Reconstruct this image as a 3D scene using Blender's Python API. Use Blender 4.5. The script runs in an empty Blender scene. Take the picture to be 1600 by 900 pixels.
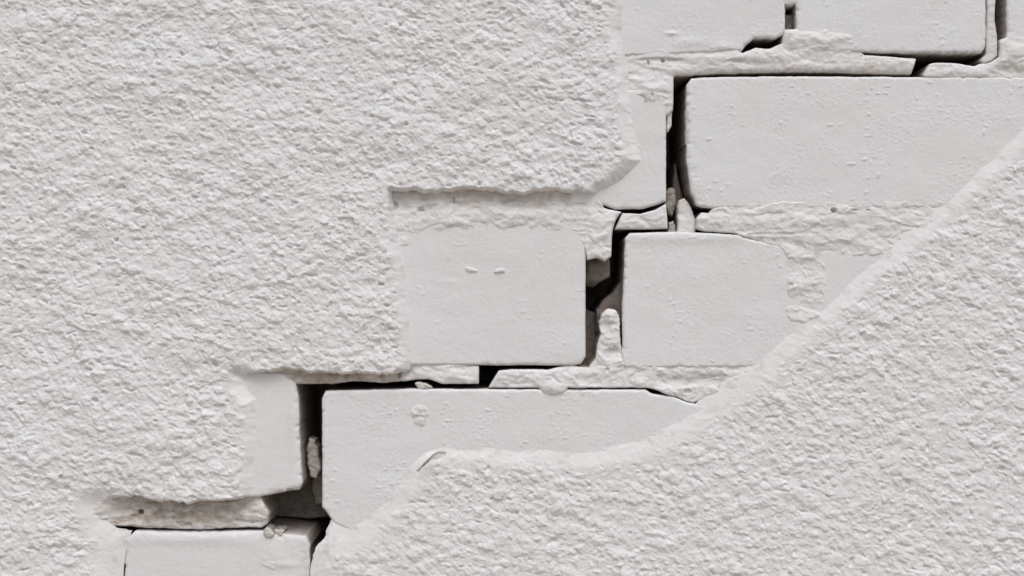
import bpy, math, numpy as np
from math import radians as R

# ------------------------------------------------------------------ camera, sky, sun, exposure
C = bpy.context.scene.collection
sc = bpy.context.scene
S = 0.0005            # metres per unit of the wall grid (x right, y down, z out of the wall)
ZC = 1.35             # height of the picture centre above the pavement

cam_d = bpy.data.cameras.new('camera'); cam = bpy.data.objects.new('camera', cam_d); C.objects.link(cam)
cam.location = (0.0, -1.111, ZC); cam.rotation_euler = (R(90), 0, 0)
cam_d.lens = 50; cam_d.sensor_width = 36; cam_d.clip_start = 0.01; cam_d.clip_end = 2000
sc.camera = cam

SUN_EL, SUN_AZ = 58.0, 10.0       # elevation; azimuth from straight in front of the wall, minus = left 
w = bpy.data.worlds.new("World"); sc.world = w; w.use_nodes = True
nt = w.node_tree
sky = nt.nodes.new('ShaderNodeTexSky'); sky.sky_type = 'NISHITA'; sky.sun_disc = False
sky.sun_elevation = R(SUN_EL); sky.sun_rotation = R(180 + SUN_AZ * -1)
sky.dust_density = 4.0; sky.air_density = 1.0
hs = nt.nodes.new('ShaderNodeHueSaturation'); hs.inputs['Saturation'].default_value = 0.62
bg = nt.nodes['Background']; bg.inputs['Strength'].default_value = 0.15
nt.links.new(sky.outputs[0], hs.inputs['Color']); nt.links.new(hs.outputs[0], bg.inputs['Color'])
sl = bpy.data.lights.new('sun', 'SUN'); sl.energy = 1.25; sl.angle = R(34); sl.color = (1.0, 0.99, 0.975)
so = bpy.data.objects.new('sun', sl); C.objects.link(so)
so.rotation_euler = (R(90 - SUN_EL), 0, R(SUN_AZ)); so.location = (0, -3, 4)
sc.view_settings.view_transform = 'Standard'; sc.view_settings.look = 'None'
sc.view_settings.gamma = 1; sc.view_settings.exposure = -0.30
sc.cycles.max_bounces = 8; sc.cycles.diffuse_bounces = 6

# ------------------------------------------------------------------ noise
def _h(ix, iy, seed):
    n = (ix.astype(np.int64) * 374761393 + iy.astype(np.int64) * 668265263 + seed * 2147483647) & 0xffffffff
    n = ((n ^ (n >> 13)) * 1274126177) & 0xffffffff
    return (n ^ (n >> 16)) & 0xffff
def pn(x, y, seed=0):                     # gradient noise, about -1..1
    x = np.asarray(x, float); y = np.asarray(y, float)
    ix = np.floor(x); iy = np.floor(y); fx = x - ix; fy = y - iy
    ux = fx*fx*fx*(fx*(fx*6-15)+10); uy = fy*fy*fy*(fy*(fy*6-15)+10)
    def g(dx, dy):
        a = _h(ix+dx, iy+dy, seed) * (2*math.pi/65536)
        return np.cos(a)*(fx-dx) + np.sin(a)*(fy-dy)
    a = g(0,0); b = g(1,0); c = g(0,1); d = g(1,1)
    return ((a+(b-a)*ux)*(1-uy) + (c+(d-c)*ux)*uy) * 1.5
def fbm(x, y, seed=0, o=4, gain=.5):
    s = 0; a = 1
    for i in range(o):
        s = s + a*pn(x*2**i + 7.3*i, y*2**i + 3.1*i, seed+i); a *= gain
    return s
def sst(a, b, v):
    t = np.clip((v-a)/(b-a), 0, 1); return t*t*(3-2*t)

def grains(u, v, cell, seed, rmin=.20, rmax=.74):
    """rounded grains of uneven size thrown at random, 0..1"""
    u = u/cell; v = v/cell; iu = np.floor(u); iv = np.floor(v); out = np.zeros_like(u)
    for dx in (-1, 0, 1):
        for dy in (-1, 0, 1):
            cx = iu+dx; cy = iv+dy
            px = cx + _h(cx, cy, seed)/65536.; py = cy + _h(cx, cy, seed+1)/65536.
            q = _h(cx, cy, seed+2)/65536.; r = rmin+(rmax-rmin)*q**3
            ddx = u-px; ddy = v-py; ddy = np.where(ddy > 0, ddy*1.35, ddy*.85)     # steeper on the underside
            d2 = (ddx*ddx*.8+ddy*ddy)/(r*r)
            out = np.maximum(out, np.maximum(0, 1-d2)**.8*(.45+.9*r))
    return out

def rough_plaster(x, y, seed, tilt, sz=1.0):
    """thrown render: crumbly lumps that sag a little, so each is steeper underneath"""
    c, s_ = math.cos(tilt)/sz, math.sin(tilt)/sz
    u = x*c + y*s_; v = -x*s_ + y*c
    u = u + 4*pn(x/57, y/51, seed+50); v = v + 3*pn(x/53, y/47, seed+60)
    h0 = pn(u/21, v/15, seed+3) + .75*pn(u/11, v/8.5, seed+4)
    v2 = v - .9*h0; u2 = u - .3*h0
    dens = 1.0 + .3*fbm(u/95, v/75, seed+30, 2)
    big = fbm(u/85, v/60, seed, 2)
    a = pn(u2/24, v2/20, seed+3); b = pn(u2/12.2, v2/10.8, seed+4); d = pn(u2/6.6, v2/6.0, seed+6)
    f = fbm(u2/3.8, v2/3.2, seed+7, 2)
    # separate thrown grains, their outline broken up by small warps
    uw = u + 2.6*pn(u/9, v/9, seed+80) + 1.1*pn(u/4.3, v/4.3, seed+82); vw = v + 2.2*pn(u/8, v/8, seed+81) + .9*pn(u/4.1, v/4.1, seed+83)
    knob = grains(uw, vw, 17, seed+90); knob2 = grains(uw+40, vw+9, 9.5, seed+95)
    k3 = pn(u/21+5, v/15, seed+17); knob3 = sst(.3, .9, pn(u/21+5, (v-3.0*sst(.1, .9, k3))/15, seed+17))
    hol = sst(.42, .80, pn(u/15+3, (v+1.5)/12, seed+33))*sst(-.1, .35, pn(u/33, v/29, seed+34))
    pit = sst(.40, .8, pn(u2/12, v2/10, seed+20)) * sst(.0, .35, pn(u/36, v/30, seed+21))
    scr = sst(.82, .97, 1-np.abs(pn((u*.94+v*.34)/46, (v*.94-u*.34)/17, seed+25)))*sst(.1, .5, pn(u/60, v/60, seed+26))
    return 1.6*big + sz*dens*(1.5*a + .8*b + .55*d + .55*f + 3.3*knob + 1.9*knob2 + 1.7*knob3) - 6.5*hol - 3.6*pit - .9*scr

# ------------------------------------------------------------------ piece builder
def refine(poly, jit, seed, closed=True):
    """outline -> fine segments with bevel widths; every point is (x, y[, width[, jitter]])"""
    P = [];W = []
    n = len(poly); L = 0
    dw = poly[0][2] if len(poly[0]) > 2 else 4; dj = poly[0][3] if len(poly[0]) > 3 else jit
    for i in range(n):
        p = poly[i]; q = poly[(i+1) % n]
        if len(p) > 2: dw = p[2]
        if len(p) > 3: dj = p[3]
        d = math.hypot(q[0]-p[0], q[1]-p[1])
        far = max(abs(p[0]-800), abs(q[0]-800)) > 1600 or max(abs(p[1]-450), abs(q[1]-450)) > 1200
        k = max(1, int(d/(60 if far else 2.6)))
        nx, ny = -(q[1]-p[1])/max(d, 1e-6), (q[0]-p[0])/max(d, 1e-6)
        for m in range(k):
            t = m/k; x = p[0]+(q[0]-p[0])*t; y = p[1]+(q[1]-p[1])*t
            s = L+d*t
            j = float(1.1*pn(s/23, seed*1.7+.3, 11)+.7*pn(s/8.5, seed*2.3+.1, 12)+.3*pn(s/4.1, seed+.6, 13))*dj*(0 if far else 1)
            P.append((x+nx*j, y+ny*j)); W.append(dw)
        L += d
    return np.array(P), np.array(W, float)

def inside_rows(P, X, Y):
    out = np.zeros((len(Y), len(X)), bool)
    x0 = P[:,0]; y0 = P[:,1]; x1 = np.roll(x0,-1); y1 = np.roll(y0,-1)
    for r, y in enumerate(Y):
        m = (y0 <= y) != (y1 <= y)
        if not m.any(): continue
        xc = np.sort(x0[m] + (y-y0[m])*(x1[m]-x0[m])/(y1[m]-y0[m]))
        out[r] = (np.searchsorted(xc, X) % 2) == 1
    return out

def axis(lo, hi, step, flo, fhi, grow=1.045, cap=16):
    a = [];v = max(lo, flo)
    core = list(np.arange(v, min(hi, fhi)+step*.5, step))
    left = []; x = core[0]; s = step
    while x > lo:
        s = min(s*grow, cap); x -= s; left.append(max(x, lo))
    right = []; x = core[-1]; s = step
    while x < hi:
        s = min(s*grow, cap); x += s; right.append(min(x, hi))
    return np.array(left[::-1]+core+right)

def mesh_from(name, V, F, bare, smooth, org, mat, parent=None):
    me = bpy.data.meshes.new(name)
    co = np.empty((len(V), 3)); co[:,0] = (V[:,0]-org[0])*S; co[:,2] = -(V[:,1]-org[1])*S; co[:,1] = -V[:,2]*S
    me.vertices.add(len(V)); me.vertices.foreach_set('co', co.ravel().astype(np.float32))
    me.loops.add(F.size); me.loops.foreach_set('vertex_index', F.ravel().astype(np.int32))
    me.polygons.add(len(F)); me.polygons.foreach_set('loop_start', np.arange(0, F.size, 4, dtype=np.int32))
    me.polygons.foreach_set('loop_total', np.full(len(F), 4, np.int32))
    me.polygons.foreach_set('use_smooth', smooth)
    me.update(calc_edges=True)
    at = me.attributes.new('bare', 'FLOAT', 'POINT'); at.data.foreach_set('value', bare.astype(np.float32))
    me.validate()
    me.materials.append(mat)
    o = bpy.data.objects.new(name, me); C.objects.link(o)
    if parent: o.parent = parent
    return o

def props(o, label=None, cat=None, group=None, kind=None):
    for k, v in (('label', label), ('category', cat), ('group', group), ('kind', kind)):
        if v: o[k] = v
    return o

def grid_piece(poly, zf, bf=None, step=1.6, jit=.5, seed=1, back=-230, backf=None, frame=(-130,1730,-100,1000)):
    """heightfield cap over an outline plus a skirt running back into the wall"""
    P, W = refine(poly, jit, seed)
    xs = axis(P[:,0].min()-step, P[:,0].max()+step, step, frame[0], frame[1])
    ys = axis(P[:,1].min()-step, P[:,1].max()+step, step, frame[2], frame[3])
    cin = inside_rows(P, (xs[1:]+xs[:-1])/2, (ys[1:]+ys[:-1])/2)
    ny, nx = len(ys), len(xs)
    T = np.full((ny,nx), 9.); D = np.full((ny,nx), 1e9); NX = np.zeros((ny,nx)); NY = np.zeros((ny,nx))
    Q = np.roll(P, -1, 0)
    for (a, b, wd) in zip(P, Q, W):
        rch = max(wd*1.6, 4)
        if not (frame[0]-50 < a[0] < frame[1]+50 and frame[2]-50 < a[1] < frame[3]+50): rch = max(rch, 26)
        i0, i1 = np.searchsorted(xs, [min(a[0],b[0])-rch, max(a[0],b[0])+rch])
        j0, j1 = np.searchsorted(ys, [min(a[1],b[1])-rch, max(a[1],b[1])+rch])
        if i0 >= i1 or j0 >= j1: continue
        gx, gy = np.meshgrid(xs[i0:i1], ys[j0:j1])
        d = b-a; l2 = max(d@d, 1e-9)
        t = np.clip(((gx-a[0])*d[0]+(gy-a[1])*d[1])/l2, 0, 1)
        px = a[0]+t*d[0]; py = a[1]+t*d[1]
        dd = np.hypot(gx-px, gy-py)
        sl_ = (slice(j0,j1), slice(i0,i1))
        T[sl_] = np.minimum(T[sl_], dd/wd)
        m = dd < D[sl_]
        D[sl_] = np.where(m, dd, D[sl_]); NX[sl_] = np.where(m, px, NX[sl_]); NY[sl_] = np.where(m, py, NY[sl_])
    use = np.zeros((ny,nx), bool); allc = np.ones((ny,nx), bool)
    pad = np.zeros((ny+1, nx+1), bool); pad[1:-1,1:-1] = cin
    c4 = [pad[:-1,:-1], pad[:-1,1:], pad[1:,:-1], pad[1:,1:]]
    use = c4[0]|c4[1]|c4[2]|c4[3]; allc = c4[0]&c4[1]&c4[2]&c4[3]
    bd = use & ~allc
    GX, GY = np.meshgrid(xs, ys)
    sn = bd & (D < 1e8)
    GX = np.where(sn, NX, GX); GY = np.where(sn, NY, GY); T = np.where(bd, 0., T)
    idx = -np.ones((ny,nx), int); idx[use] = np.arange(use.sum())
    vx = GX[use]; vy = GY[use]; vt = T[use]
    vz = zf(vx, vy, vt); vb = bf(vx, vy, vz, vt) if bf is not None else np.zeros(len(vx))
    V = np.column_stack([vx, vy, vz])
    jj, ii = np.nonzero(cin)
    F = np.column_stack([idx[jj,ii], idx[jj+1,ii], idx[jj+1,ii+1], idx[jj,ii+1]])
    ft = (vt[F]).mean(1)
    # skirt
    E = []
    for dj, di, (a, b) in ((-1,0,((0,0),(0,1))), (1,0,((1,1),(1,0))), (0,-1,((1,0),(0,0))), (0,1,((0,1),(1,1)))):
        nb = pad[1+dj:1+dj+cin.shape[0], 1+di:1+di+cin.shape[1]]
        j, i = np.nonzero(cin & ~nb)
        E.append(np.column_stack([idx[j+a[0], i+a[1]], idx[j+b[0], i+b[1]]]))
    E = np.concatenate(E); ub, inv = np.unique(E, return_inverse=True); inv = inv.reshape(-1, 2)
    top = V[ub]; rings = [top]
    bz = backf(top[:,0], top[:,1]) if backf else np.full(len(ub), float(back))
    bz = np.minimum(bz, top[:,2]-.5)
    for f in (.12, .4, 1.):
        r = top.copy(); r[:,2] = top[:,2]+(bz-top[:,2])*f
        if back < -60 and jit:
            r[:,0] += .8*pn(top[:,1]/9+f*9, top[:,0]/9, 31)*min(1, jit); r[:,1] += .8*pn(top[:,1]/9, top[:,0]/9+f*9, 32)*min(1, jit)
        rings.append(r)
    SV = np.concatenate(rings); m = len(ub); SF = []
    for k in range(3):
        SF.append(np.column_stack([inv[:,0]+k*m, inv[:,1]+k*m, inv[:,1]+(k+1)*m, inv[:,0]+(k+1)*m]))
    SF = np.concatenate(SF)
    sb = np.concatenate([np.maximum(vb[ub], .35), np.ones(3*m)])
    return V, F, vb, ft, SV, SF, sb

def piece(name, poly, zf, mat, bf=None, parent=None, label=None, cat=None, group=None, **kw):
    V, F, vb, ft, SV, SF, sb = grid_piece(poly, zf, bf, **kw)
    A = np.concatenate([V, SV]); FF = np.concatenate([F, SF+len(V)])
    org = (0., 0.)
    ax = [p[0] for p in poly]; ay = [p[1] for p in poly]; org = (sum(ax)/len(ax), max(ay))
    if parent: org = (800-(800-parent['_ox']), parent['_oy'])
    o = mesh_from(name, A, FF, np.concatenate([vb, sb]), np.ones(len(FF), bool), org, mat, parent)
    if not parent: o.location = ((org[0]-800)*S, 0, ZC+(450-org[1])*S)
    props(o, label, cat, group)
    if not parent: o['_ox'] = org[0]; o['_oy'] = org[1]
    return o

def rnd(t, r):                               # rounded arris
    tt = np.clip(t, 0, 1); return -r*(1-np.sqrt(np.maximum(0, 1-(1-tt)**2)))
def blobs(x, y, lst):
    z = 0
    for (cx, cy, rx, ry, h) in lst: z = z + h*np.exp(-((x-cx)/rx)**2-((y-cy)/ry)**2)
    return z

# ------------------------------------------------------------------ materials
def mat_masonry(name, paint, bare, grain=900., bump=.35, pim=0., rough=.75, barebump=.6, wear=.04):
    m = bpy.data.materials.new(name); m.use_nodes = True; t = m.node_tree; N = t.nodes; L = t.links
    b = N['Principled BSDF']; b.inputs['Roughness'].default_value = rough; b.inputs['Specular IOR Level'].default_value = .25
    tc = N.new('ShaderNodeTexCoord')
    def noise(sc_, det=4, ro=.55):
        n = N.new('ShaderNodeTexNoise'); n.inputs['Scale'].default_value = sc_; n.inputs['Detail'].default_value = det
        n.inputs['Roughness'].default_value = ro; L.new(tc.outputs['Object'], n.inputs['Vector']); return n
    def mapr(s, a, b_, c, d):
        r = N.new('ShaderNodeMapRange'); L.new(s, r.inputs[0])
        for k, v in enumerate((a, b_, c, d)): r.inputs[k+1].default_value = v
        return r.outputs[0]
    def mix(f, a, b_):
        x = N.new('ShaderNodeMix'); x.data_type = 'RGBA'
        if isinstance(f, float): x.inputs[0].default_value = f
        else: L.new(f, x.inputs[0])
        for k, v in ((6, a), (7, b_)):
            if isinstance(v, tuple): x.inputs[k].default_value = v+(1,)
            else: L.new(v, x.inputs[k])
        return x.outputs[2]
    # slow tone drift of old paint
    n1 = noise(9, 3); dr = mapr(n1.outputs[0], .35, .65, 0, 1)
    p2 = tuple(c*k for c, k in zip(paint, (1-wear*.6, 1-wear, 1-wear*1.5)))
    base = mix(dr, paint, p2)
    n2 = noise(140, 4, .65); base = mix(mapr(n2.outputs[0], .58, .75, 0, .30), base, tuple(c*k for c, k in zip(paint, (.90, .865, .82))))
    n3 = noise(260, 3); bare2 = tuple(c*.72 for c in bare)
    bc = mix(mapr(n3.outputs[0], .4, .68, 0, 1), bare, bare2)
    at = N.new('ShaderNodeAttribute'); at.attribute_name = 'bare'
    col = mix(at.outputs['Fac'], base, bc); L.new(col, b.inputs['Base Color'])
    # grain
    g1 = noise(grain, 5, .6); g2 = noise(grain*.33, 3, .5)
    ad = N.new('ShaderNodeMath'); ad.operation = 'MULTIPLY_ADD'; L.new(g2.outputs[0], ad.inputs[0]); ad.inputs[1].default_value = 1.6; L.new(g1.outputs[0], ad.inputs[2])
    bp = N.new('ShaderNodeBump'); bp.inputs['Distance'].default_value = .0006; bp.inputs['Strength'].default_value = bump
    L.new(ad.outputs[0], bp.inputs['Height']); L.new(bp.outputs[0], b.inputs['Normal'])
    return m
WHITE = (.785, .787, .793)
M_plaster = mat_masonry('white_roughcast_paint', WHITE, (.56,.50,.44), 1000, .5, rough=.8, wear=.018)
M_bevel = mat_masonry('white_trowelled_edge', (.80,.80,.805), (.52,.48,.43), 1100, .18, rough=.75, wear=.02)
M_brick = mat_masonry('white_painted_brick', (.77,.775,.787), (.46,.41,.38), 1100, .3, rough=.62, wear=.03)
M_mortar = mat_masonry('painted_mortar', (.78,.782,.79), (.48,.41,.345), 700, .45, rough=.85, wear=.05)
M_mortar_shaded = mat_masonry('shade_toned_mortar', (.36,.32,.29), (.34,.30,.27), 700, .5, rough=.9)  # darker copy of the mortar; shade inside the crack is put into its colour
M_chip = mat_masonry('mortar_chip', (.62,.60,.57), (.36,.33,.30), 900, .4, rough=.85)
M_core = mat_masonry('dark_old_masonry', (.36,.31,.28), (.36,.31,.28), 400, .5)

# ------------------------------------------------------------------ setting
def sheet(name, x0, x1, y0, y1, z, mat):
    me = bpy.data.meshes.new(name); me.from_pydata([(x0,y0,z),(x1,y0,z),(x1,y1,z),(x0,y1,z)], [], [(0,1,2,3)])
    me.materials.append(mat); o = bpy.data.objects.new(name, me); C.objects.link(o); o['kind'] = 'structure'; return o
mg = bpy.data.materials.new('grass'); mg.use_nodes = True; mg.node_tree.nodes['Principled BSDF'].inputs['Base Color'].default_value = (.10,.11,.06,1)
mg.node_tree.nodes['Principled BSDF'].inputs['Roughness'].default_value = .95
mp = mat_masonry('sandy_paving', (.42,.36,.305), (.3,.3,.3), 60, .3, rough=.9)
sheet('ground', -600, 600, -600, 600, 0.0, mg)
sheet('pavement', -6, 6, -3.2, .2, 0.004, mp)

# ------------------------------------------------------------------ brick surfaces
def brick_z(seed, r=5, z0=0, pim=1., bl=(), tilt=(0,0,0,0), w=None):
    def f(x, y, t):
        z = z0 + rnd(t, r) + .9*fbm(x/120, y/90, seed, 2) + .25*fbm(x/22, y/22, seed+1, 3)
        p = pn(x/9.5+.35*y/9.5, y/5.5, seed+2); mask = sst(-.05, .45, fbm(x/60, y/60, seed+3, 2))
        z = z + pim*1.3*sst(.42, .8, p)*mask
        p2 = pn(x/4.6+.5*y/5., y/3.2, seed+5); z = z + pim*.38*p2*sst(-.3, .4, fbm(x/80, y/70, seed+6, 2))
        if bl: z = z + blobs(x, y, bl)
        # edge wear
        z = z - 3.0*sst(.15, .7, pn(x/12, y/11, seed+9))*np.exp(-np.clip(t, 0, 9)*1.6)
        return z + tilt[0]*(x-tilt[1]) + tilt[2]*(y-tilt[3])
    return f
def brick_b(amount=.25, zones=()):
    def f(x, y, z, t):
        b = amount*np.exp(-np.clip(t,0,9)*5)*sst(-.1, .5, pn(x/13, y/9, 77))
        for (cx, cy, rx, ry, h) in zones:
            b = b + h*np.exp(-((x-cx)/rx)**2-((y-cy)/ry)**2)*sst(-.6, .3, fbm(x/10, y/7, 78, 2))
        return np.clip(b, 0, 1)
    return f
GB = 'white painted bricks laid bare along the stepped crack'
B = {}
def brick(key, poly, label, seed, parent=None, r=3.4, bl=(), zones=(), **kw):
    B[key] = piece('brick', poly, brick_z(seed, r, bl=bl, pim=kw.pop('pim', 1.), tilt=kw.pop('tilt', (0,0,0,0)), z0=kw.pop('z0', 0)), M_brick, brick_b(kw.pop('amount', .25), zones),
                   label=label, cat='brick', group=GB, seed=seed, jit=kw.pop('jit', .8), **kw)
    return B[key]

brick('top_middle', [(900,-135,6),(1227,-135,5),(1227,46),(1224,54,7),(1212,60,6),(1178,59,4,1),(1168,68),(1160,79),(900,92)],
      'white brick at the top edge, between rough plaster and a short dark upright gap', 101,
      bl=[(1050,52,9,3,2.5),(1080,66,22,8,1.6),(1130,72,20,6,1.4)])
brick('top_right', [(1244,-135,5),(1541,-135,5),(1541,72,7),(1534,83,7),(1480,84,6,.9),(1440,83),(1355,81,6),(1244,80)],
      'white brick at top right with a dark L-shaped crack round its lower right corner', 102,
      zones=[(1490,84,60,5,.8)])
brick('far_right', [(1574,-135,6),(1900,-135,6),(1900,70),(1574,70)],
      'sliver of white brick in the top right corner, right of the narrow upright mortar strip', 103)
brick('above_left', [(890,140,5),(1041,140,4,.4),(1041,314,5,.6),(1026,320),(1004,326),(962,327),(944,321),(890,318)],
      'narrow white brick end left of the tall dark gap, below the rough plaster edge', 104, pim=.4)
brick('big', [(1073,132,7,.5),(1080,122,5),(1120,120,4,.5),(1240,119),(1420,120),(1760,121),(1760,325,5),(1450,325,3,1),(1100,325,5,.8),(1089,321,10),(1080,300,13),(1073,250,8),(1073,180)],
      'largest white brick at the right, its right end slipping under the diagonal plaster edge', 105, pim=1.25)
brick('mid_left', [(600,330,5),(915,330,4,.3),(915,556,7,.5),(908,568,8),(894,571,6),(752,571,5),(600,570)],
      'white brick in the centre with two small raised paint flakes on its face', 106, pim=.6,
      bl=[(895,545,35,30,.9),(700,440,14,3,.5)], zones=[(815,570,60,4,.5)])
brick('mid_right', [(977,372,5,.4),(984,364,5),(1060,362,5),(1150,366,5,.8),(1172,374),(1252,388),(1252,574,4),(974,574,5),(972,560),(973,480),(976,410)],
      'squarish white brick right of the central dark gap, below the largest brick', 107, pim=.9,
      bl=[(1060,372,120,9,1.5),(1220,440,12,14,1)])
brick('mid_far', [(1272,388,7),(1480,388,5),(1480,574,7),(1272,574,7)],
      'small corner of white brick showing between rough mortar and the diagonal plaster edge', 108, pim=.3)
brick('low_left', [(330,575,5),(440,584,5,.7),(462,598,8),(466,620,9),(468,690,7,.6),(472,755,6),(468,766,5),(448,768),(404,777),(330,774)],
      'upright white brick end left of the lower dark gap, under a brown broken plaster edge', 109, pim=.3,
      bl=[(457,660,6,60,1.2)], zones=[(450,768,30,8,.9)])
brick('low_right', [(503,622,5,.4),(508,611,5),(640,608,4,.4),(1008,609,4,.6),(1022,616),(1052,620,4),(1072,628),(1180,650),(1180,830),(560,835),(522,818),(511,802,6),(503,794)],
      'long white brick below the crack, with a mortar smear near its left end', 110, pim=1.1)
brick('bottom', [(197,842,5,.5),(211,830,8),(300,832,9,.8),(350,831),(400,830),(432,833),(478,838,8),(484,852,9),(482,1130,8),(190,1130),(194,890)],
      'white brick at the bottom left edge of the photo, below the brown mortar bed', 111, pim=.5,
      bl=[(300,842,110,9,1.8),(420,855,40,12,1.1),(430,870,22,14,1.5),(445,882,20,5,1.5)], zones=[(478,890,8,40,.35)])

# ------------------------------------------------------------------ mortar
def mortar_z(seed, z0, rough=1., r=3, bl=(), dents=(), fn=None, an=(30,15)):
    def f(x, y, t):
        wx = x+6*pn(x/25, y/18, seed+8); wy = y+4*pn(x/22, y/15, seed+9)
        z = z0 + rnd(t, r) + rough*(1.7*fbm(wx/an[0], wy/an[1], seed, 2, .45) + .8*pn(wx/12, wy/9, seed+4) + 1.0*sst(.2, .6, pn(wx/9.5, wy/7, seed+6)) + .35*fbm(wx/4.5, wy/4, seed+5, 2) + 1.6*sst(.05, .35, pn(wx/55, wy/24, seed+15)))
        if bl: z = z + blobs(x, y, bl)
        for (cx, cy, rx, ry, h) in dents:
            z = z - h*(1-sst(.6, 1.25, np.sqrt(((x-cx)/rx)**2+((y-cy)/ry)**2)))
        return z + (fn(x, y) if fn else 0)
    return f
def mortar_b(base=0., zones=(), edge=.0, lim=1.):
    def f(x, y, z, t):
        b = base + edge*np.exp(-np.clip(t, 0, 9)*2) + np.zeros_like(x)
        for (cx, cy, rx, ry, h) in zones:
            b = b + h*np.exp(-(np.abs((x-cx)/rx))**4-(np.abs((y-cy)/ry))**4)
        return np.clip(b*(.8+.5*fbm(x/17, y/11, 91, 3)), 0, lim)
    return f
GM = 'mortar joints and remnants showing along the crack'
def mortar(poly, label, seed, z0, name='mortar_joint', cat='mortar', rough=.78, r=3, bl=(), dents=(), fn=None, base=0., zones=(), edge=0., mat=None, group=GM, an=(30,15), **kw):
    return piece(name, poly, mortar_z(seed, z0, rough, r, bl, dents, fn, an), mat or M_mortar, mortar_b(base, zones, edge),
                 label=label, cat=cat, group=group, seed=seed, jit=kw.pop('jit', 1.1), step=kw.pop('step', 1.3), **kw)

mortar([(1222,-135,3),(1249,-135),(1247,4,3),(1237,9),(1223,7)], 'beige mortar capping the short dark gap at the top edge of the photo', 201, -3, base=.5)
mortar([(1224,16,3),(1246,16),(1246,60),(1224,60)], 'grey mortar sunk inside the short dark gap near the top edge', 202, -34, base=.9)
mortar([(900,76,4),(1150,74,4),(1161,82,3,.8),(1182,74,3),(1204,75),(1222,67,3),(1226,45,3,.6),(1243,44,4,1.2),(1252,38),(1290,42),(1338,56),(1334,72),(1352,85,3,.6),(1433,91,3,.4),(1425,115,9,.9),
        (1300,112,10,1.2),(1200,112),(1100,115),(1058,117,4,.6),(1053,120,3,.5),(1052,172,4,.8),(1043,181,5,1),(1022,174,7),(1005,168),(988,152),(900,150)],
       'rough white mortar bed running along the top of the tall gap and the largest brick', 203, -2.2, r=5,
       bl=[(1278,62,44,15,6.5),(1238,60,12,12,4),(1190,86,50,9,3.5),(1090,90,50,7,1.5),(1020,140,26,22,5.),(1030,105,40,14,2),(1380,100,50,6,1),(1150,92,30,6,2)],
       dents=[(1030,94,34,4,3.2),(1013,99,2,4,8),(1036,95,2.5,3,6),(1019,150,2,4,7),(1150,95,14,3,3),(998,155,9,6,3)], zones=[(1250,110,170,7,.5),(1030,94,40,5,.5),(1000,155,12,8,.5)])
mortar([(1453,100,3),(1466,98,3,.6),(1500,99),(1524,103),(1532,99,3),(1548,98),(1562,89,3),(1563,62,3,1.4),(1576,56,5),(1640,48),(1900,48),(1900,130),(1604,131),(1560,122,4,.5),(1446,121,3),(1443,117),(1448,108)],
       'rough white mortar right of the L-shaped crack in the upper right corner', 204, -1.2,
       bl=[(1590,80,26,20,5),(1500,112,40,6,1.5),(1580,110,22,10,-3)], zones=[(1580,112,30,10,.5)])
mortar([(1544,-135,3,.5),(1559,-135,3,.8),(1559,-10),(1556,28),(1561,60),(1560,86,3),(1552,94),(1538,98),(1533,93),(1543,84)],
       'narrow upright strip of white mortar between two dark slits in the upper right corner', 205, -5, rough=.45, base=.2)
mortar([(973,332,3,.6),(1000,334),(1022,328),(1041,318,3),(1044,357,3,.4),(1000,358),(961,358),(967,344)],
       'small white mortar block wedged under the narrow brick end, above the central gap', 206, -3.5, rough=.8, zones=[(1000,352,40,5,.4)])
mortar([(1089,341,3,.8),(1096,332),(1108,333,3,1.5),(1113,325),(1140,316),(1520,312),(1500,394,5),(1352,401,16,2),(1312,399,16,2.5),(1296,412,18,2.5),(1306,530,18),(1224,530,8),(1230,455,8,2.4),(1224,420),(1232,398),(1218,387,6,1.5),(1168,373,3,.6),(1150,365,3),(1100,361),(1088,357)],
       'rough layered white mortar between the largest brick and the squarish brick below it', 207, -.6, rough=.95, an=(40,18),
       bl=[(1270,345,90,9,2.4),(1130,342,30,10,2),(1300,372,50,12,2),(1245,445,16,13,4),(1280,450,16,45,2.2),(1320,396,40,8,1.2),(1250,400,22,9,3),(1290,402,14,9,-3),(1260,470,20,30,-1),(1160,352,40,6,1)],
       dents=[(1303,329,4.2,3.6,14),(1335,328,6,1.4,5),(1356,328,3,1.2,5),(1236,445,2.4,2.2,6),(1210,366,40,3,2)],
       zones=[(1220,372,60,7,.45),(1285,395,16,9,.5),(1330,350,60,15,.2)])
mortar([(590,285,4),(925,285,4),(944,325,4,.8),(971,331,4,.5),(962,345,4),(957,360,3),(955,402,4,.9),(945,409,4,1.2),(934,403),(918,406,3),(911,386,10,2.5),(888,372,20,3),(840,362,24),(780,366),(720,364,22,3),(690,374),(656,384),(640,398),(625,415,16),(590,415)],
       'rough beige and white mortar in the recess above the central brick with two flakes', 208, .3, rough=.9, r=5,
       fn=lambda x, y: -2.5*np.clip((335-y)/35, 0, 1.2) - .022*np.clip(x-700,-60,0)*-1,
       bl=[(935,350,22,40,2.5),(780,335,120,9,1.5),(660,320,28,10,2),(720,345,40,6,1)],
       dents=[(658,331,5,7,6),(709,314,1.4,6,5),(888,368,3,3,3),(617,322,5,6,5)], zones=[(770,308,185,16,.62),(780,348,150,9,.15)])
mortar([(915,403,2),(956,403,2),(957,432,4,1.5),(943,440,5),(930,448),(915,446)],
       'shadowed brown mortar lodged at the upper left of the central dark gap', 209, -46, mat=M_mortar_shaded, name='mortar_remnant', base=.9, r=6, bl=[(925,420,7,14,9),(915,450,30,10,-20)])
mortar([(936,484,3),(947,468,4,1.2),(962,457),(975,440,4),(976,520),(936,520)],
       'dim grey mortar behind the white stump in the central gap', 210, -62, mat=M_mortar_shaded, name='mortar_remnant', base=.8, r=5)
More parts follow.
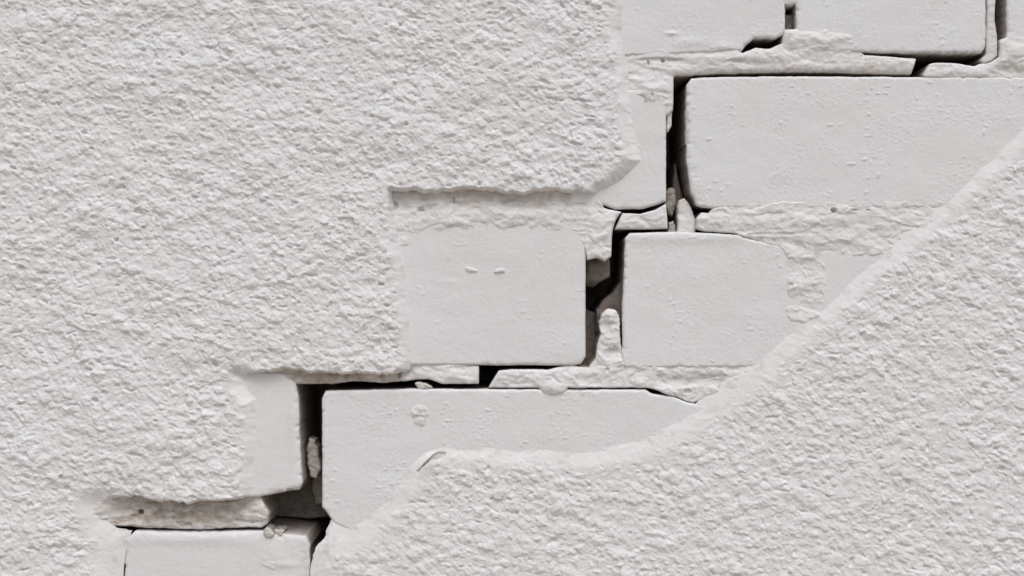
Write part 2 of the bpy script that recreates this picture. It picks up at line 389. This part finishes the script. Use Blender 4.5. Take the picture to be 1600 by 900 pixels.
mortar([(914,478,3),(926,486,5,1.2),(940,492),(940,590),(914,590)],
       'dark grey mortar deep in the narrow slit left of the white stump', 211, -95, mat=M_mortar_shaded, name='mortar_remnant', base=.9, r=6)
mortar([(763,606,3,.5),(779,579,4,.7),(800,577),(856,578,4,.9),(870,574),(885,571),(904,573,3),(921,575,4),(931,560,4,.8),(933,540),(938,522,4,2),(936,503),(941,490,4,1.6),(950,483,4),(961,484),(968,492),(968,510,4,.9),(971,545),(974,566,4),
        (1010,562,5),(1190,556),(1150,606),(1084,630,4,1),(1070,626),(1056,620,3),(1045,617),(1030,611,3,.7),(1010,606),(888,606,4,.5),(880,616,5),(862,619),(848,616),(842,606,3,.4)],
       'white mortar bed below the central bricks with a stump rising into the gap', 212, -1.8, rough=1.15, an=(38,24),
       bl=[(862,606,22,12,7),(953,494,11,11,4),(957,535,12,22,2),(960,550,10,8,-5),(820,590,50,7,1.5),(900,585,30,8,2),(1060,612,26,8,3.2),(1090,595,60,8,-3),(1000,590,40,8,1.2)],
       dents=[(949,578,3,3,4),(1074,612,6,4,5),(957,506,9,2.5,1.2)], zones=[(956,545,11,8,.5),(1080,590,60,9,.35),(865,606,24,7,.2)])
mortar([(360,574,4),(640,564,4),(748,572,3,.3),(748,600,3,.4),(690,600,4,.5),(682,597),(668,592,3,.9),(645,594),(600,599,4),(560,596,4,.8),(520,600),(460,600,4),(440,592),(400,588)],
       'mortar strip brown under the broken plaster edge and white at its right end', 213, -3.2, rough=.9,
       bl=[(700,585,50,9,2.8),(560,592,60,5,1.5),(640,585,8,10,-4)], dents=[(559,588,2,7,3),(624,585,3,7,7),(440,583,20,2,2)], zones=[(520,592,118,15,1.)])
mortar([(110,760,4),(395,760,4),(409,783,4,1),(419,803),(416,820),(405,826,3,.8),(360,826,3,.9),(330,829),(300,829),(255,827),(215,826),(195,824,4),(110,822)],
       'brown bare mortar bed with a small dark hole below the rough plaster at lower left', 214, -10, rough=1.1, an=(40,9),
       bl=[(405,805,12,24,6),(250,818,45,7,3),(350,806,28,3,2.5),(160,790,25,25,4),(330,795,60,6,-1.5)],
       dents=[(217,802,4.4,4,16),(268,811,2.5,2.5,4),(292,822,6,4,4),(276,820,3,3,3)], zones=[(285,800,125,27,1.)], fn=lambda x, y: 7.5*sst(205, 150, x)) 
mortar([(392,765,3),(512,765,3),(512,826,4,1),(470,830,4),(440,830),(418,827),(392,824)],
       'dark grey brown mortar sunk deep in the corner of the crack at the lower left', 215, -125, mat=M_mortar_shaded, name='mortar_remnant', base=1., rough=2.2, r=4)
mortar([(1061,322,5,.7),(1064,312,5),(1071,309),(1078,316),(1084,328),(1089,344),(1089,364),(1060,364)],
       'small smooth white mortar stub at the foot of the tall dark gap', 216, -15, name='mortar_remnant', rough=.5, r=4, zones=[(1072,315,10,6,.5)])
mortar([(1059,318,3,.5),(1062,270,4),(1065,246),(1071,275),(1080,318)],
       'thin dim mortar sliver rising up the right side of the tall dark gap', 217, -85, mat=M_mortar_shaded, name='mortar_remnant', base=.8, rough=.6, r=5)
mortar([(1072,170,3,.8),(1085,178,8),(1083,200),(1079,222),(1072,226)],
       'small chipped patch of mortar on the left edge of the largest brick', 218, -3.5, name='mortar_remnant', rough=.6, r=3, base=.15)
mortar([(1043,178,3,.5),(1051,174,3),(1050,196),(1045,206),(1042,204)],
       'tiny light mortar flake on the left side of the tall dark gap', 219, -7, name='mortar_remnant', rough=.5, r=3, base=.3)
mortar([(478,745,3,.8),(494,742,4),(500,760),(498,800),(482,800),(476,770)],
       'dim mortar below the pale chip in the lower dark gap', 220, -78, mat=M_mortar_shaded, name='mortar_remnant', base=.9, r=5)

GC = 'loose chips caught in the crack'
def chip(poly, label, seed, z0, r=6, base=.3):
    return piece('mortar_chip', poly, mortar_z(seed, z0, .8, r*.7, an=(13,13)), M_chip, mortar_b(base), label=label, cat='chip', group=GC, seed=seed, jit=2.0, step=.9, back=z0-40)
chip([(1045,298,7),(1050,291),(1057,292),(1061,303),(1060,325),(1055,337),(1048,333),(1044,318)], 'rounded grey chip caught low in the tall dark gap', 301, -40, base=.95)
chip([(1048,347,4),(1056,343),(1059,352),(1058,364),(1046,364)], 'tiny grey chip at the very foot of the tall dark gap', 302, -26, r=4, base=.6)
chip([(648,598,4),(653,595),(664,597),(673,602),(679,608),(664,609),(653,607)], 'small pale chip lying in the thin horizontal crack above the long brick', 303, -2, r=4, base=.15)
chip([(412,828,5),(417,822),(424,825),(429,834),(425,838),(416,839),(411,834)], 'small white crumb stuck on the top edge of the bottom brick', 304, 5, r=5, base=0)
chip([(428,828,4),(440,826),(446,830),(440,836),(430,834)], 'flat grey crumb right of the white crumb on the bottom brick', 305, 0, r=4, base=.4)
chip([(474,702,8),(479,688),(487,691),(492,712),(495,738),(489,754),(480,748),(474,728)], 'long pale chip standing upright in the lower dark gap', 306, -36, r=7, base=.7)

# ------------------------------------------------------------------ parts stuck on bricks
def on_brick(name, key, poly, label, seed, z0, rough=.5, r=2.5, base=0., w_=None, mat=None):
    p = B[key]
    o = piece(name, poly, mortar_z(seed, z0, rough, r), mat or M_mortar, mortar_b(base), parent=p, seed=seed, jit=.8, step=1.0, back=-4)
    if label: o['label'] = label
    return o
on_brick('paint_flake', 'mid_left', [(726,419,4),(732,416),(742,420),(747,424),(740,426),(730,425)], 'left one of two small raised paint flakes', 401, 2.4, rough=.3)
on_brick('paint_flake', 'mid_left', [(770,427,4),(773,422),(782,419),(788,420),(789,425),(780,427)], 'right one of two small raised paint flakes', 402, 2.4, rough=.3)
on_brick('mortar_smear', 'low_right', [(641,640,15),(652,631),(665,634),(672,647),(669,662),(656,669),(643,661)], None, 403, 1.1, rough=.9, r=3.2, base=.1)
on_brick('mortar_smear', 'big', [(1444,322,4),(1452,314),(1462,316),(1460,324)], None, 404, 1.0, rough=.4, r=2)
on_brick('mortar_smear', 'bottom', [(398,868,12),(415,862),(432,872),(440,884),(430,890),(410,884)], None, 405, 1.6, rough=.8, r=2)

# ------------------------------------------------------------------ the two coats of render
def coat(poly, T, seed, tilt, label, edge_name, frame, cuts=(), thin=(), lift=(), amp=1.0, sz=1.0):
    cutm = [None]
    def zf(x, y, t):
        tt = np.clip(t, 0, 1.0)
        g = .35*(1-(1-tt)**1.6) + .65*tt*tt*(3-2*tt)
        T_ = T*(1+.18*fbm(x/90, y/80, seed+44, 2))*np.clip(1-blobs(x, y, thin), .15, 1)
        a = sst(.5, 1.35, t + .34*fbm(x/23, y/18, seed+40, 3))
        near = np.clip((1.35-np.clip(t, 0, 1.35))/1.35, 0, 1)
        z = T_*g - 1.6*(1-tt)**3 + rough_plaster(x, y, seed, tilt, sz)*amp*a + (1-a)*(.7*fbm(x/40, y/30, seed+41, 3)+.22*fbm(x/7, y/6, seed+42, 2))*np.minimum(1, tt*4) + (blobs(x, y, lift) if lift else 0)*np.minimum(1, tt*3)
        for (pl, dep) in cuts:
            cx = np.array(pl); m = np.zeros(len(x), bool)
            bb = (x > cx[:,0].min()-3) & (x < cx[:,0].max()+3) & (y > cx[:,1].min()-3) & (y < cx[:,1].max()+3)
            ii = np.nonzero(bb)[0]
            q = np.roll(cx, -1, 0); ins = np.zeros(len(ii), bool); dm = np.full(len(ii), 9.)
            for a_, b_ in zip(cx, q):
                c1 = (a_[1] <= y[ii]) != (b_[1] <= y[ii])
                den = (b_[1]-a_[1]) or 1e-9
                ins ^= c1 & (x[ii] < a_[0]+(y[ii]-a_[1])*(b_[0]-a_[0])/den)
            z[ii] = np.where(ins, z[ii]-dep, z[ii]); cutm[0] = ii[ins]
        return z
    def bf(x, y, z, t):
        b = np.clip(.45*sst(.25, .7, fbm(x/23, y/17, seed+70, 3))*np.exp(-np.clip(t,0,9)*1.5), 0, 1)
        if cutm[0] is not None: b[cutm[0]] = .9
        return b
    def backf(x, y):
        far = (x < -700) | (x > 2300) | (y < -600) | (y > 1500)
        return np.where(far, -236., -3.)
    V, F, vb, ft, SV, SF, sb = grid_piece(poly, zf, bf, step=1.25, jit=1., seed=seed, backf=backf, frame=frame)
    root = bpy.data.objects.new('plaster_coat', None); C.objects.link(root)
    root.empty_display_size = .05
    root.location = (0, 0, 0)
    props(root, label, 'plaster coat', 'coats of rough white plaster left on the wall')
    org = (800., 450+ZC/S)
    wid = ft
    sm = (ft < .8)
    def sub(name, Fs, extra, mat):
        u, inv = np.unique(Fs, return_inverse=True); inv = inv.reshape(-1, 4)
        VV = V[u]; bb = vb[u]; FF = inv
        if extra:
            FF = np.concatenate([inv, SF+len(VV)]); VV = np.concatenate([VV, SV]); bb = np.concatenate([bb, sb])
        return mesh_from(name, VV, FF, bb, np.ones(len(FF), bool), org, mat, root)
    sub('rough_surface', F[~sm], False, M_plaster)
    sub(edge_name, F[sm], True, M_bevel)
    return root

UL = [(975,-30,24,1.2),(974,60,22,1.1),(982,120,24,1.1),(990,180,30,1.1),(999,225,32,1.1),(1004,250,26,1.1),(985,272,24,2),(960,292,20,1.1),(936,301,5,3.4),
      (905,303,4.5,3.4),(860,299,5),(820,304),(770,299),(720,297),(660,302),(628,297),(613,299,8,1.2),(616,330,12,1.2),(625,380,16,.9),(635,430,18,.9),(641,500,18,.9),(644,560,16,.9),(640,577,8,1.6),
      (622,584,4.5,3.4),(590,587),(545,585),(500,583),(470,581),(440,577),(412,584),(386,587,6),(372,584,14,2),(384,600,28,2),(404,622,26,1.4),(403,680,24,1.1),(399,740,22,1.1),(396,776,6,2),
      (370,779,4.5,3.2),(320,784),(280,787),(240,780),(205,776),(176,779,8,1.5),(154,792,34,1.8),(162,812,40),(182,824,46),(206,829,52,.8),(196,862,52,.6),(192,905,52),(190,960,50),(300,1010,30),(420,1040,30),
      (440,1120,30),(440,3150,40),(-2400,3150,40),(-2400,-1950),(4000,-1950,40),(4000,-120,30),(1640,-110,26,1),(1300,-90),(1060,-80)]
coat(UL, 15,  500, R(7), 'rough white plaster covering the upper left of the wall above the crack', 'broken_edge',
     (-150,1060,-60,960), amp=.74, sz=.92, thin=[(165,850,75,90,.75),(385,660,60,90,.3)])
LR = [(4000,-100,30,0),(1850,-70,34,1.4),(1740,20,36,1.5),(1660,110,36,1.5),(1596,192,36,1.5),(1545,243,34,1.5),(1492,292,34,1.5),(1448,334,34,1.5),(1400,374,34,1.5),(1352,414,34,1.5),(1296,466,36,1.5),(1240,510,40,1.5),(1188,552,44,1.5),(1130,596,48,1.5),(1085,632,44,1.5),
      (1040,662,42,1.5),(995,684,40,1.5),(930,697,38,1.5),(872,698,30,1.5),(820,697,35,1.5),(770,694,32,1.5),(728,693,35,1.5),(702,689,34,.8),(660,704,36,.6),(626,738,44,.8),(598,773,46),(568,802,54),(536,822,44),(517,812,12,1),(511,828,12,1.6),(506,842,14),
      (497,850,24),(490,866,34,1.2),(485,884,34),(484,920,34),(478,1000,30),(462,1120,30),(455,3150,40),(4000,3150,40)]
coat(LR, 5.0, 700, R(13), 'rough white plaster at the lower right of the wall with a smooth diagonal edge', 'bevelled_edge',
     (440,1730,-20,980), amp=.66, sz=1.0,
     cuts=[([(650,739),(662,725),(676,711),(684,707),(697,707),(694,713),(684,717),(672,720),(660,730)], 5.2)], lift=[(674,722,22,16,4.5)])

# old masonry deep behind the outer bricks, closing the wall
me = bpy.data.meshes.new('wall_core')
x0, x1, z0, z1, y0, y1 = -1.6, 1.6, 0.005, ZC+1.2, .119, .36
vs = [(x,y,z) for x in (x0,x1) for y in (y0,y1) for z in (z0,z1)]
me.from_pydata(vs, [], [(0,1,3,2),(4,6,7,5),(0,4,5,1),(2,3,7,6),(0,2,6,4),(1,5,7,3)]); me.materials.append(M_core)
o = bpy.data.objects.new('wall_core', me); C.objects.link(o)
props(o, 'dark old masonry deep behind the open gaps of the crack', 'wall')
for ob in C.objects:
    for k in ('_ox', '_oy'):
        if k in ob.keys(): del ob[k]
